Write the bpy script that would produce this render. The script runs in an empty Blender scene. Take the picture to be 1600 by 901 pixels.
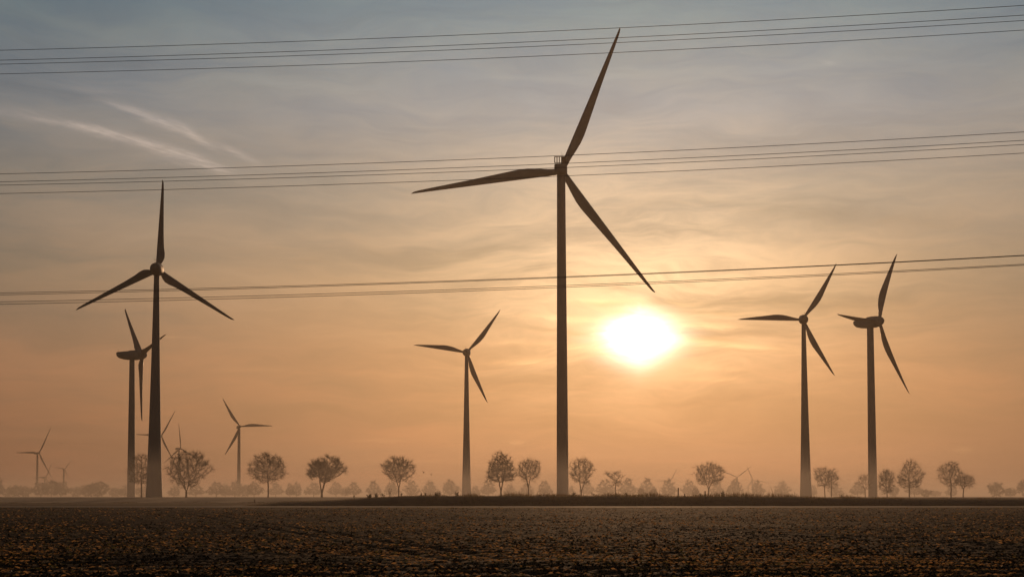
import bpy, math, random
import numpy as np

random.seed(7)
RNG = np.random.default_rng(7)
scene = bpy.context.scene
COL = scene.collection

# ------------------------------------------------------------------ camera model
F = 2570.0            # focal length in photo pixels (1600 wide)
TILT = math.radians(2.0)
EYE = 2.2
CY = 774.5 - F * math.tan(TILT)


def ray(px, py):
    u = (px - 800) / F
    v = (CY - py) / F
    return np.array([u, math.cos(TILT) - math.sin(TILT) * v, math.sin(TILT) + math.cos(TILT) * v])


def at(px, py, D):
    r = ray(px, py)
    return np.array([0, 0, EYE]) + r * (D / r[1])


def azel(px, py):
    r = ray(px, py)
    r = r / np.linalg.norm(r)
    return math.degrees(math.atan2(r[0], r[1])), math.degrees(math.asin(r[2]))


def lin(r, g, b):
    return tuple(((c / 255) / 12.92 if c / 255 <= 0.04045 else ((c / 255 + 0.055) / 1.055) ** 2.4) for c in (r, g, b))


# ------------------------------------------------------------------ mesh helpers
def link(ob, parent=None):
    COL.objects.link(ob)
    if parent is not None:
        ob.parent = parent
    return ob


def mesh_np(name, verts, polys, mats, parent=None, smooth=True, mat_idx=None):
    """verts (n,3) array; polys: list of int arrays, each (m,k) with constant k"""
    me = bpy.data.meshes.new(name)
    verts = np.asarray(verts, dtype=np.float32)
    me.vertices.add(len(verts))
    me.vertices.foreach_set('co', verts.ravel())
    polys = [np.asarray(p, dtype=np.int32) for p in polys if len(p)]
    loops = np.concatenate([p.ravel() for p in polys])
    sizes = np.concatenate([np.full(len(p), p.shape[1], dtype=np.int32) for p in polys])
    me.loops.add(len(loops))
    me.loops.foreach_set('vertex_index', loops)
    me.polygons.add(len(sizes))
    starts = np.concatenate([[0], np.cumsum(sizes)[:-1]]).astype(np.int32)
    me.polygons.foreach_set('loop_start', starts)
    me.polygons.foreach_set('loop_total', sizes)
    me.polygons.foreach_set('use_smooth', np.full(len(sizes), smooth, dtype=bool))
    if mat_idx is not None:
        me.polygons.foreach_set('material_index', np.asarray(mat_idx, dtype=np.int32))
    me.update(calc_edges=True)
    me.validate()
    for m in (mats if isinstance(mats, (list, tuple)) else [mats]):
        me.materials.append(m)
    return link(bpy.data.objects.new(name, me), parent)


class MB:
    """collects shapes, builds ONE mesh"""
    def __init__(self):
        self.v = []
        self.q = []
        self.n = 0
        self.caps = []

    def loft(self, rings, cap=True):
        rings = [np.asarray(r, float) for r in rings]
        k = len(rings[0])
        b = self.n
        for r in rings:
            self.v.append(r)
            self.n += k
        for i in range(len(rings) - 1):
            a = b + i * k + np.arange(k)
            a2 = b + i * k + (np.arange(k) + 1) % k
            self.q.append(np.stack([a, a2, a2 + k, a + k], 1))
        if cap:
            self.caps.append(np.arange(b, b + k)[::-1])
            self.caps.append(np.arange(b + (len(rings) - 1) * k, b + len(rings) * k))

    def box(self, c, s, axes=None, bevel=0.0):
        ax = np.eye(3) if axes is None else np.asarray(axes, float)
        c = np.asarray(c, float)
        h = np.asarray(s, float) / 2
        bv = min(bevel, h[0] * .9, h[1] * .9)

        def ring(z, ins):
            x, y = h[0] - ins, h[1] - ins
            e = bv
            pts = [(x - e, -y), (x, -y + e), (x, y - e), (x - e, y), (-x + e, y), (-x, y - e), (-x, -y + e), (-x + e, -y)] if bv > 0 else \
                [(x, -y), (x, y), (-x, y), (-x, -y)]
            return [c + p[0] * ax[0] + p[1] * ax[1] + z * ax[2] for p in pts]
        if bv > 0:
            self.loft([ring(-h[2], bv * .7), ring(-h[2] + bv, 0), ring(h[2] - bv, 0), ring(h[2], bv * .7)])
        else:
            self.loft([ring(-h[2], 0), ring(h[2], 0)])

    def rod(self, a, b, r0, r1=None, k=6):
        a = np.asarray(a, float)
        b = np.asarray(b, float)
        d = (b - a) / np.linalg.norm(b - a)
        s = np.cross(d, [0, 0, 1.0]) if abs(d[2]) < .9 else np.cross(d, [1.0, 0, 0])
        s /= np.linalg.norm(s)
        t = np.cross(d, s)
        r1 = r0 if r1 is None else r1
        an = np.arange(k) * 2 * math.pi / k
        ring = lambda p, r: [p + r * (math.cos(w) * s + math.sin(w) * t) for w in an]
        self.loft([ring(a, r0), ring(b, r1)])

    def build(self, name, mats, parent=None, smooth=True):
        v = np.concatenate(self.v)
        polys = [np.concatenate(self.q)]
        by = {}
        for c in self.caps:
            by.setdefault(len(c), []).append(c)
        polys += [np.array(c) for c in by.values()]
        ob = mesh_np(name, v, polys, mats, parent, smooth)
        return ob


def sharp(ob, deg=35):
    """keep hard edges hard under smooth shading"""
    me = ob.data
    import bmesh
    bm = bmesh.new()
    bm.from_mesh(me)
    lim = math.radians(deg)
    for e in bm.edges:
        if len(e.link_faces) == 2 and e.calc_face_angle(0) > lim:
            e.smooth = False
    bm.to_mesh(me)
    bm.free()
    return ob


def tag(o, label, cat, group=None):
    o['label'] = label
    o['category'] = cat
    if group:
        o['group'] = group
    return o


def thing(name, label, cat, loc=(0, 0, 0), group=None):
    o = bpy.data.objects.new(name, None)
    o.empty_display_size = 1.0
    link(o)
    o.location = loc
    return tag(o, label, cat, group)


def tubes(P0, P1, R0, R1, k):
    """many tapered prisms at once -> verts, quads"""
    n = len(P0)
    d = P1 - P0
    d = d / (np.linalg.norm(d, axis=1, keepdims=True) + 1e-9)
    ref = np.where(np.abs(d[:, 2:3]) < .9, np.array([[0, 0, 1.0]]), np.array([[1.0, 0, 0]]))
    s = np.cross(d, ref)
    s /= np.linalg.norm(s, axis=1, keepdims=True)
    t = np.cross(d, s)
    an = np.arange(k) * 2 * np.pi / k
    off = np.cos(an)[None, :, None] * s[:, None, :] + np.sin(an)[None, :, None] * t[:, None, :]
    v = np.concatenate([P0[:, None, :] + off * R0[:, None, None], P1[:, None, :] + off * R1[:, None, None]], 1)
    i = np.arange(k)
    j = (i + 1) % k
    q = np.stack([i, j, j + k, i + k], 1)[None] + (np.arange(n) * 2 * k)[:, None, None]
    return v.reshape(-1, 3), q.reshape(-1, 4)


# 2-D value noise (numpy)
def _hash(ix, iy, seed):
    h = (ix * 374761393 + iy * 668265263 + seed * 1274126177) & 0xFFFFFFFF
    h = ((h ^ (h >> 13)) * 1274126177) & 0xFFFFFFFF
    return ((h ^ (h >> 16)) & 0xFFFFFF) / float(0xFFFFFF)


def vnoise(x, y, seed=0):
    ix = np.floor(x).astype(np.int64)
    iy = np.floor(y).astype(np.int64)
    fx = x - ix
    fy = y - iy
    fx = fx * fx * (3 - 2 * fx)
    fy = fy * fy * (3 - 2 * fy)
    a = _hash(ix, iy, seed)
    b = _hash(ix + 1, iy, seed)
    c = _hash(ix, iy + 1, seed)
    d = _hash(ix + 1, iy + 1, seed)
    return (a + (b - a) * fx) * (1 - fy) + (c + (d - c) * fx) * fy


def fbm(x, y, oct=4, seed=0):
    s = 0
    a = .5
    for o in range(oct):
        s = s + a * vnoise(x * 2 ** o + 17.3 * o, y * 2 ** o - 9.1 * o, seed + o)
        a *= .5
    return s


def sstep(a, b, x):
    t = np.clip((x - a) / (b - a), 0, 1)
    return t * t * (3 - 2 * t)


# ------------------------------------------------------------------ materials
def new_mat(name):
    m = bpy.data.materials.new(name)
    m.use_nodes = True
    nt = m.node_tree
    return m, nt, nt.nodes['Principled BSDF']


def noise_mat(name, c1, c2, scale, rough=.7, bump=0.0, bump_scale=None, detail=5, spec=.3, stretch=(1, 1, 1), c3=None, scale3=1.0):
    m, nt, bs = new_mat(name)
    L = nt.links.new
    tc = nt.nodes.new('ShaderNodeTexCoord')
    mp = nt.nodes.new('ShaderNodeMapping')
    mp.inputs['Scale'].default_value = stretch
    L(tc.outputs['Object'], mp.inputs['Vector'])
    nz = nt.nodes.new('ShaderNodeTexNoise')
    nz.inputs['Scale'].default_value = scale
    nz.inputs['Detail'].default_value = detail
    nz.inputs['Roughness'].default_value = .6
    L(mp.outputs[0], nz.inputs['Vector'])
    rp = nt.nodes.new('ShaderNodeValToRGB')
    rp.color_ramp.elements[0].position = .35
    rp.color_ramp.elements[0].color = (*c1, 1)
    rp.color_ramp.elements[1].position = .65
    rp.color_ramp.elements[1].color = (*c2, 1)
    L(nz.outputs['Fac'], rp.inputs[0])
    out = rp.outputs[0]
    if c3 is not None:
        n3 = nt.nodes.new('ShaderNodeTexNoise')
        n3.inputs['Scale'].default_value = scale3
        n3.inputs['Detail'].default_value = 3
        L(mp.outputs[0], n3.inputs['Vector'])
        r3 = nt.nodes.new('ShaderNodeValToRGB')
        r3.color_ramp.elements[0].position = .48
        r3.color_ramp.elements[1].position = .62
        L(n3.outputs['Fac'], r3.inputs[0])
        mx = nt.nodes.new('ShaderNodeMix')
        mx.data_type = 'RGBA'
        L(r3.outputs[0], mx.inputs[0])
        L(out, mx.inputs[6])
        mx.inputs[7].default_value = (*c3, 1)
        out = mx.outputs[2]
    L(out, bs.inputs['Base Color'])
    bs.inputs['Roughness'].default_value = rough
    bs.inputs['Specular IOR Level'].default_value = spec
    if bump > 0:
        nb = nt.nodes.new('ShaderNodeTexNoise')
        nb.inputs['Scale'].default_value = bump_scale or scale * 3
        nb.inputs['Detail'].default_value = 6
        L(mp.outputs[0], nb.inputs['Vector'])
        bp = nt.nodes.new('ShaderNodeBump')
        bp.inputs['Strength'].default_value = 1.0
        bp.inputs['Distance'].default_value = bump
        L(nb.outputs['Fac'], bp.inputs['Height'])
        L(bp.outputs[0], bs.inputs['Normal'])
    return m


def leaf_mat(name, c, trans=.5):
    """thin vegetation: lets light through"""
    m, nt, bs = new_mat(name)
    L = nt.links.new
    geo = nt.nodes.new('ShaderNodeObjectInfo')
    tc = nt.nodes.new('ShaderNodeTexCoord')
    nz = nt.nodes.new('ShaderNodeTexNoise')
    nz.inputs['Scale'].default_value = 1.7
    nz.inputs['Detail'].default_value = 4
    L(tc.outputs['Object'], nz.inputs['Vector'])
    hs = nt.nodes.new('ShaderNodeMix')
    hs.data_type = 'RGBA'
    L(nz.outputs['Fac'], hs.inputs[0])
    hs.inputs[6].default_value = (c[0] * .6, c[1] * .6, c[2] * .6, 1)
    hs.inputs[7].default_value = (c[0] * 1.4, c[1] * 1.4, c[2] * 1.4, 1)
    L(hs.outputs[2], bs.inputs['Base Color'])
    bs.inputs['Roughness'].default_value = .6
    bs.inputs['Specular IOR Level'].default_value = .25
    tr = nt.nodes.new('ShaderNodeBsdfTranslucent')
    L(hs.outputs[2], tr.inputs['Color'])
    mx = nt.nodes.new('ShaderNodeMixShader')
    mx.inputs[0].default_value = trans
    L(bs.outputs[0], mx.inputs[1])
    L(tr.outputs[0], mx.inputs[2])
    L(mx.outputs[0], nt.nodes['Material Output'].inputs['Surface'])
    return m


M_PAINT = noise_mat('turbine_paint', (.33, .33, .32), (.40, .40, .385), .25, rough=.62, detail=6, stretch=(1, 1, .25), spec=.4)
M_BLADE = noise_mat('blade_paint', (.30, .30, .295), (.36, .36, .35), .3, rough=.45, spec=.4)
M_DARK = noise_mat('dark_metal', (.05, .05, .05), (.08, .08, .08), 1.0, rough=.5)
M_WIRE = noise_mat('cable_aluminium', (.16, .16, .165), (.22, .22, .22), 2.0, rough=.5)
M_BARK = noise_mat('bark', (.055, .042, .032), (.10, .078, .058), 1.5, rough=.9, bump=.02, bump_scale=8, stretch=(1, 1, .3))
M_TWIG = noise_mat('twig_bark', (.07, .052, .038), (.11, .082, .06), .6, rough=.85)
M_LEAF = leaf_mat('withered_leaf', (.10, .075, .035), .4)
M_SOIL = noise_mat('ploughed_soil', (.040, .019, .007), (.092, .045, .017), 1.3, rough=.92, bump=.05, bump_scale=9, detail=8, spec=.05,
                   c3=(.044, .029, .010), scale3=.12)
M_MEADOW = noise_mat('meadow', (.10, .075, .042), (.15, .112, .065), .05, rough=.9, bump=.08, bump_scale=1.5, stretch=(.4, 1, 1))
M_TRACK = noise_mat('pale_track', (.075, .054, .033), (.125, .092, .058), .25, rough=.9, bump=.03, bump_scale=3, stretch=(.25, 1, 1))
M_BANK = noise_mat('bank_turf', (.075, .048, .020), (.14, .088, .038), .35, rough=.9, bump=.08, bump_scale=2.0, stretch=(.5, 1, 1))
M_STRAW = leaf_mat('straw', (.46, .265, .11), .70)
M_GREEN = leaf_mat('seedling', (.12, .11, .035), .62)
M_GRASS = leaf_mat('dry_grass', (.22, .135, .058), .62)
M_GRASSG = leaf_mat('bank_grass_green', (.10, .085, .03), .55)
M_WEED = leaf_mat('weed_leaf', (.06, .055, .025), .35)
M_WOOD = noise_mat('weathered_post', (.06, .045, .032), (.10, .08, .06), 4, rough=.9)
M_BIRD = noise_mat('black_feathers', (.015, .014, .014), (.03, .028, .026), 6, rough=.6)

# ------------------------------------------------------------------ sun direction
SUN_AZ, SUN_EL = azel(999, 526)
sd = ray(999, 526)
sd = sd / np.linalg.norm(sd)

# ------------------------------------------------------------------ terrain
CREST0, CREST1, CRESTZ = 545.0, 640.0, 1.72


def ground_z(y):
    y = np.asarray(y, float)
    z = -0.30 * (1 - sstep(306, 322, y)) * sstep(12, 24, y) * 1.0
    z = z + CRESTZ * sstep(CREST0, CREST1, y)
    z = z - .5 * sstep(700, 1500, y)
    return z


ROOT_Z = CRESTZ - .05
ys = np.array([-1500, -700, -300, -120, -50, -20, 0, 8, 12, 15, 18, 21, 24, 60, 120, 200, 280, 302, 306, 310, 314, 318, 322, 335, 350, 365, 385, 410,
               440, 470, 500, 520, 535, 545] + list(np.arange(552, 645, 6)) + [660, 700, 760, 850, 1000, 1200, 1500, 2000, 2800, 4000, 5500, 7200, 8850.0])
xs = np.concatenate([-np.geomspace(8850, 20, 26), [0], np.geomspace(20, 8850, 26)])
X, Y = np.meshgrid(xs, ys)
Z = ground_z(Y)
Z = Z + np.where((Y > 560) & (Y < 900), .14 * (fbm(X * .02, Y * .01, 3, 5) - .45), 0)
nx, ny = len(xs), len(ys)
idx = np.arange(nx * ny).reshape(ny, nx)
quads = np.stack([idx[:-1, :-1], idx[:-1, 1:], idx[1:, 1:], idx[1:, :-1]], -1).reshape(-1, 4)
yc = (Y[:-1, :-1] + Y[1:, 1:]).reshape(-1) / 2
ground = mesh_np('ground', np.stack([X, Y, Z], -1).reshape(-1, 3), [quads], [M_SOIL, M_MEADOW], mat_idx=(yc > 538).astype(int))
ground['kind'] = 'structure'
ground['label'] = 'flat brown farmland reaching to the misty horizon'

# ploughed field: displaced clods, finer towards the near edge
nr, ncn = 640, 760
yr = np.geomspace(26, 324, nr)
t = np.linspace(-1, 1, ncn)
Y = np.repeat(yr[:, None], ncn, 1)
X = t[None, :] * (Y * .40 + 6)


def field_h(x, y):
    # furrow rows run slightly oblique to the view
    q = y * .93 - x * .17 + 1.2 * (fbm(x * .03, y * .03, 2, 31) - .5)
    rows = .055 * np.sin(q * 2 * np.pi / 2.3) * (.35 + 1.3 * fbm(x * .045, y * .12, 2, 37))
    big = .10 * (fbm(x * .13, y * .10, 3, 1) - .45)
    wheel = -.07 * np.exp(-((np.abs(((x * .85 + y * .22) % 23.0) - 11.5) - .9) / .28) ** 2)
    cl = fbm(x * 2.6, y * 2.0, 3, 11)
    clod = .16 * np.clip(cl - .40, 0, 1) ** 1.1
    fine = .045 * (vnoise(x * 11, y * 7, 21) - .5)
    return rows + big + wheel + clod + fine - .03


Z = field_h(X, Y) + .012
edge = np.clip(1 - (yr - 312) / 12, 0, 1)[:, None] * np.clip((yr - 26) / 2, 0, 1)[:, None]
Z = np.where(edge < 1, Z * edge - .33 * (1 - edge) * (yr[:, None] < 40), Z)
idx = np.arange(nr * ncn).reshape(nr, ncn)
quads = np.stack([idx[:-1, :-1], idx[:-1, 1:], idx[1:, 1:], idx[1:, :-1]], -1).reshape(-1, 4)
field = mesh_np('ploughed_field', np.stack([X, Y, Z], -1).reshape(-1, 3), [quads], M_SOIL, smooth=True)
field['kind'] = 'structure'
field['label'] = 'dark ploughed field of rough clods in the foreground'


def scatter_strips(name, n, d0, d1, xk, size, mats, mixp, lift, seed, up=(.1, 1.1), width=(.1, .2), curl=.4):
    r = np.random.default_rng(seed)
    D = 1 / r.uniform(1 / d1, 1 / d0, n)
    x = r.uniform(-1, 1, n) * (D * xk + 2)
    q = D * .93 - x * .17 + 1.2 * (fbm(x * .03, D * .03, 2, 31) - .5)
    crest = np.sin(q * 2 * np.pi / 2.3)
    tram = np.abs(((x * .85 + D * .22) % 23.0) - 11.5)
    keep = fbm(x * .10, D * .09, 4, seed + 3) + .30 * r.random(n) + .10 * crest > .56 + .10 * r.random(n)
    keep &= ~((np.abs(tram - .9) < .35) & (r.random(n) < .85))
    D, x = D[keep], x[keep]
    n = len(D)
    z = field_h(x, D) + lift
    L = r.uniform(*size, n) * (1 + D / 110)
    W = L * r.uniform(*width, n)
    a = r.uniform(0, 2 * np.pi, n)
    e = r.uniform(*up, n)
    d = np.stack([np.cos(a) * np.cos(e), np.sin(a) * np.cos(e), np.sin(e)], 1)
    s = np.stack([-np.sin(a) * .6, np.cos(a) * .6, np.where(r.random(n) < .6, r.uniform(.4, 1.2, n), r.uniform(-.4, .4, n))], 1)
    p0 = np.stack([x, D, z], 1)
    p1 = p0 + d * (L * .5)[:, None]
    p2 = p1 + (d + np.array([0, 0, -1]) * curl * r.random(n)[:, None]) * (L * .5)[:, None]
    w = s * W[:, None] * .5
    v = np.stack([p0 - w * .5, p0 + w * .5, p1 + w, p1 - w, p2 + w * .3, p2 - w * .3], 1).reshape(-1, 3)
    b = np.arange(n)[:, None] * 6
    q = np.concatenate([b + np.array([0, 1, 2, 3]), b + np.array([3, 2, 4, 5])])
    mi = (r.random(n) < mixp).astype(int)
    ob = mesh_np(name, v, [q], mats, smooth=False, mat_idx=np.concatenate([mi, mi]))
    ob['kind'] = 'stuff'
    return ob


o = scatter_strips('crop_residue', 230000, 34, 318, .40, (.03, .12), [M_STRAW, M_GREEN], .28, .014, 41, up=(-.05, .5), width=(.14, .34))
o['label'] = 'dry stalks and seedlings strewn over the dark clods'

# soil clods standing on the field surface
def scatter_clods(name, n, d0, d1, seed):
    r = np.random.default_rng(seed)
    D = 1 / r.uniform(1 / d1, 1 / d0, n)
    x = r.uniform(-1, 1, n) * (D * .40 + 2)
    keep = fbm(x * .3, D * .2, 3, seed + 9) + .4 * r.random(n) > .55
    D, x = D[keep], x[keep]
    n = len(D)
    z = field_h(x, D) + .01
    s = r.uniform(.018, .055, n) * (1 + D / 160)
    base = np.array([[1, 0, 0], [0, 1, 0], [-1, 0, 0], [0, -1, 0], [0, 0, 1], [0, 0, -1.0]])
    tri = np.array([[0, 1, 4], [1, 2, 4], [2, 3, 4], [3, 0, 4], [1, 0, 5], [2, 1, 5], [3, 2, 5], [0, 3, 5]])
    a = r.uniform(0, 2 * np.pi, n)
    ca, sa = np.cos(a), np.sin(a)
    v = base[None] * r.uniform(.55, 1.3, (n, 6, 1)) * s[:, None, None] * np.array([1.2, 1, .75])
    v = v + r.normal(0, .18, (n, 6, 3)) * s[:, None, None]
    v = np.stack([v[..., 0] * ca[:, None] - v[..., 1] * sa[:, None], v[..., 0] * sa[:, None] + v[..., 1] * ca[:, None], v[..., 2]], -1)
    v = v + np.stack([x, D, z], 1)[:, None]
    q = (tri[None] + (np.arange(n) * 6)[:, None, None]).reshape(-1, 3)
    ob = mesh_np(name, v.reshape(-1, 3), [q], M_SOIL, smooth=False)
    ob['kind'] = 'stuff'
    return ob


o = scatter_clods('soil_clods', 90000, 32, 300, 77)
o['label'] = 'broken lumps of dark soil lying across the field'

# pale field margin / track before the bank
tx = np.linspace(-330, 330, 300)
ty = np.array([322.0, 326, 332, 340, 350, 358, 364])
X, Y = np.meshgrid(tx, ty)
Y = Y + 2.2 * (fbm(X * .03, Y * .0, 3, 61) - .5) * 2
Z = .010 + .10 * fbm(X * .35, Y * .3, 3, 62)
Z[0] = -.02
Z[-1] = .0
idx = np.arange(X.size).reshape(X.shape)
quads = np.stack([idx[:-1, :-1], idx[:-1, 1:], idx[1:, 1:], idx[1:, :-1]], -1).reshape(-1, 4)
tr = mesh_np('dirt_track', np.stack([X, Y, Z], -1).reshape(-1, 3), [quads], M_TRACK)
tr['kind'] = 'structure'
tr['label'] = 'pale dry strip of earth along the far field edge'


# grassy bank, starts left of the middle and runs off to the right
def bank_h(x):
    x = np.asarray(x, float)
    h = 1.05 * sstep(-62, -50, x) + 1.12 * sstep(-49, -22, x) - .62 * sstep(36, 108, x)
    return h + .25 * (fbm(x * .06, x * 0 + 3, 3, 71) - .45) * sstep(-60, -40, x)


bx_ = np.linspace(-66, 330, 420)
prof = [(364.5, -.25), (366, .10), (369, .52), (373, .88), (378, 1.0), (388, 1.0), (396, .6), (404, -.25)]
X = np.repeat(bx_[None], len(prof), 0)
Y = np.repeat(np.array([p[0] for p in prof])[:, None], len(bx_), 1)
Z = np.array([max(p[1], 0) for p in prof])[:, None] * bank_h(bx_)[None] + np.where(np.array([p[1] for p in prof])[:, None] < 0, -.3, .004)
Z = Z + .16 * (fbm(X * .5, Y * .4, 3, 72) - .45) * (Z > .3)
idx = np.arange(X.size).reshape(X.shape)
quads = np.stack([idx[:-1, :-1], idx[:-1, 1:], idx[1:, 1:], idx[1:, :-1]], -1).reshape(-1, 4)
bank = mesh_np('grass_bank', np.stack([X, Y, Z], -1).reshape(-1, 3), [quads], M_BANK)
bank['kind'] = 'structure'
bank['label'] = 'low grassy bank along the far side of the field'


def bank_z(x, y):
    py = np.interp(y, [p[0] for p in prof], [max(p[1], 0) for p in prof])
    return py * bank_h(x)


def grass(name, x, y, z, hgt, wid, mats, mixp, seed):
    r = np.random.default_rng(seed)
    n = len(x)
    a = r.uniform(0, 2 * np.pi, n)
    lean = r.normal(0, .22, (n, 2))
    w = np.stack([np.cos(a), np.sin(a), np.zeros(n)], 1) * wid[:, None] * .5
    p0 = np.stack([x, y, z - .03], 1)
    p1 = p0 + np.stack([lean[:, 0] * hgt * .4, lean[:, 1] * hgt * .4, hgt * .55], 1)
    p2 = p0 + np.stack([lean[:, 0] * hgt * 1.3, lean[:, 1] * hgt * 1.3, hgt], 1)
    v = np.stack([p0 - w, p0 + w, p1 + w * .8, p1 - w * .8, p2 + w * .25, p2 - w * .25], 1).reshape(-1, 3)
    b = np.arange(n)[:, None] * 6
    q = np.concatenate([b + np.array([0, 1, 2, 3]), b + np.array([3, 2, 4, 5])])
    mi = (r.random(n) < mixp).astype(int)
    ob = mesh_np(name, v, [q], mats, smooth=False, mat_idx=np.concatenate([mi, mi]))
    ob['kind'] = 'stuff'
    return ob


n = 52000
x = RNG.uniform(-60, 190, n)
y = 366 + 24 * RNG.random(n) ** 1.3
tall = sstep(-30, -8, x) * (1 - .75 * sstep(62, 92, x))
patch = fbm(x * .22, y * .1, 3, 91)
keep = RNG.random(n) < .35 + .8 * patch
x, y, tall, patch = x[keep], y[keep], tall[keep], patch[keep]
hg = (.16 + .78 * tall * np.clip(patch * 2.6 - .7, .05, 1.3)) * RNG.uniform(.45, 1.25, len(x))
seedhead = RNG.random(len(x)) < .035
hg = np.where(seedhead & (tall > .25), hg * RNG.uniform(1.5, 2.6, len(x)), hg)
o = grass('tall_grass', x, y, bank_z(x, y), hg, RNG.uniform(.03, .07, len(x)), [M_GRASS, M_GRASSG], .4, 93)
o['label'] = 'tall dry grass covering the bank behind the field'

# rough tufts along the ditch on the left, where the field ends
n = 16000
x = RNG.uniform(-260, -40, n)
y = 524 + 11 * RNG.random(n)
pt = fbm(x * .12, y * .05, 4, 95)
keep = RNG.random(n) < np.clip(pt * 2.0 - .35, .1, 1)
x, y, pt = x[keep], y[keep], pt[keep]
o = grass('ditch_tufts', x, y, x * 0, (.12 + .35 * np.clip(pt - .4, 0, 1) * 2) * RNG.uniform(.5, 1.4, len(x)), RNG.uniform(.08, .2, len(x)), [M_GRASSG, M_GRASS], .25, 96)
o['label'] = 'dark rough tufts along the ditch at the field end'


# ------------------------------------------------------------------ wind turbines
def chord_v(s):     # slender modern blade
    return np.interp(s, [0, .03, .08, .14, .20, .26, .40, .6, .8, .93, .98, 1], [.042, .042, .047, .058, .066, .067, .056, .040, .027, .018, .013, .004])


def chord_e(s):     # wide root foot
    return np.interp(s, [0, .03, .06, .10, .15, .22, .35, .5, .7, .9, .97, 1], [.050, .062, .082, .094, .092, .078, .064, .053, .039, .026, .018, .005])


def chord_o(s):     # older blade, broadest at a third
    return np.interp(s, [0, .05, .12, .22, .33, .42, .55, .7, .85, .95, 1], [.040, .042, .056, .080, .094, .090, .072, .053, .034, .02, .005])


def add_blade(parent, hub, er, el, n, R, r0, chord, pitch, bend):
    mb = MB()
    rings = []
    for s in np.concatenate([np.linspace(0, .3, 13), np.linspace(.36, .9, 10), [.94, .97, .985, 1.0]]):
        c = float(chord(s)) * R
        c0 = float(chord(0)) * R
        tw = math.radians(16 * (1 - s) ** 2.2 + pitch)
        ax = math.cos(tw) * el + math.sin(tw) * n       # towards the leading edge
        nr_ = -math.sin(tw) * el + math.cos(tw) * n
        th = c0 * (1 - sstep(.02, .22, s)) + c * .24 * sstep(.02, .22, s) * (1 - .3 * s)
        th = min(th, c)
        le = c0 * .5 * (1 - .75 * s)
        cen = hub + er * (r0 + (R - r0) * s) + n * (bend * s * s)
        ring = []
        for k in range(14):
            a = 2 * math.pi * k / 14
            u = math.cos(a)
            sharp_te = 1.0 if u > 0 else 1 - .55 * sstep(.03, .25, s) * (-u)
            ring.append(cen + ax * (le - c * .5 + c * .5 * u) + nr_ * (th * .5 * math.sin(a) * sharp_te))
        rings.append(ring)
    mb.loft(rings)
    return mb.build('blade', M_BLADE, parent)


def lathe_along(mb, o, n, r, u, stations, k=20, sup=2.0):
    """stations: (along, half width, half height, z-offset)"""
    rings = []
    for (d, w, h, dz) in stations:
        ring = []
        for i in range(k):
            a = 2 * math.pi * i / k
            c, s = math.cos(a), math.sin(a)
            m = (abs(c) ** sup + abs(s) ** sup) ** (-1 / sup)
            ring.append(o + n * d + r * (w * c * m) + u * (h * s * m + dz))
        rings.append(ring)
    mb.loft(rings)


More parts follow.
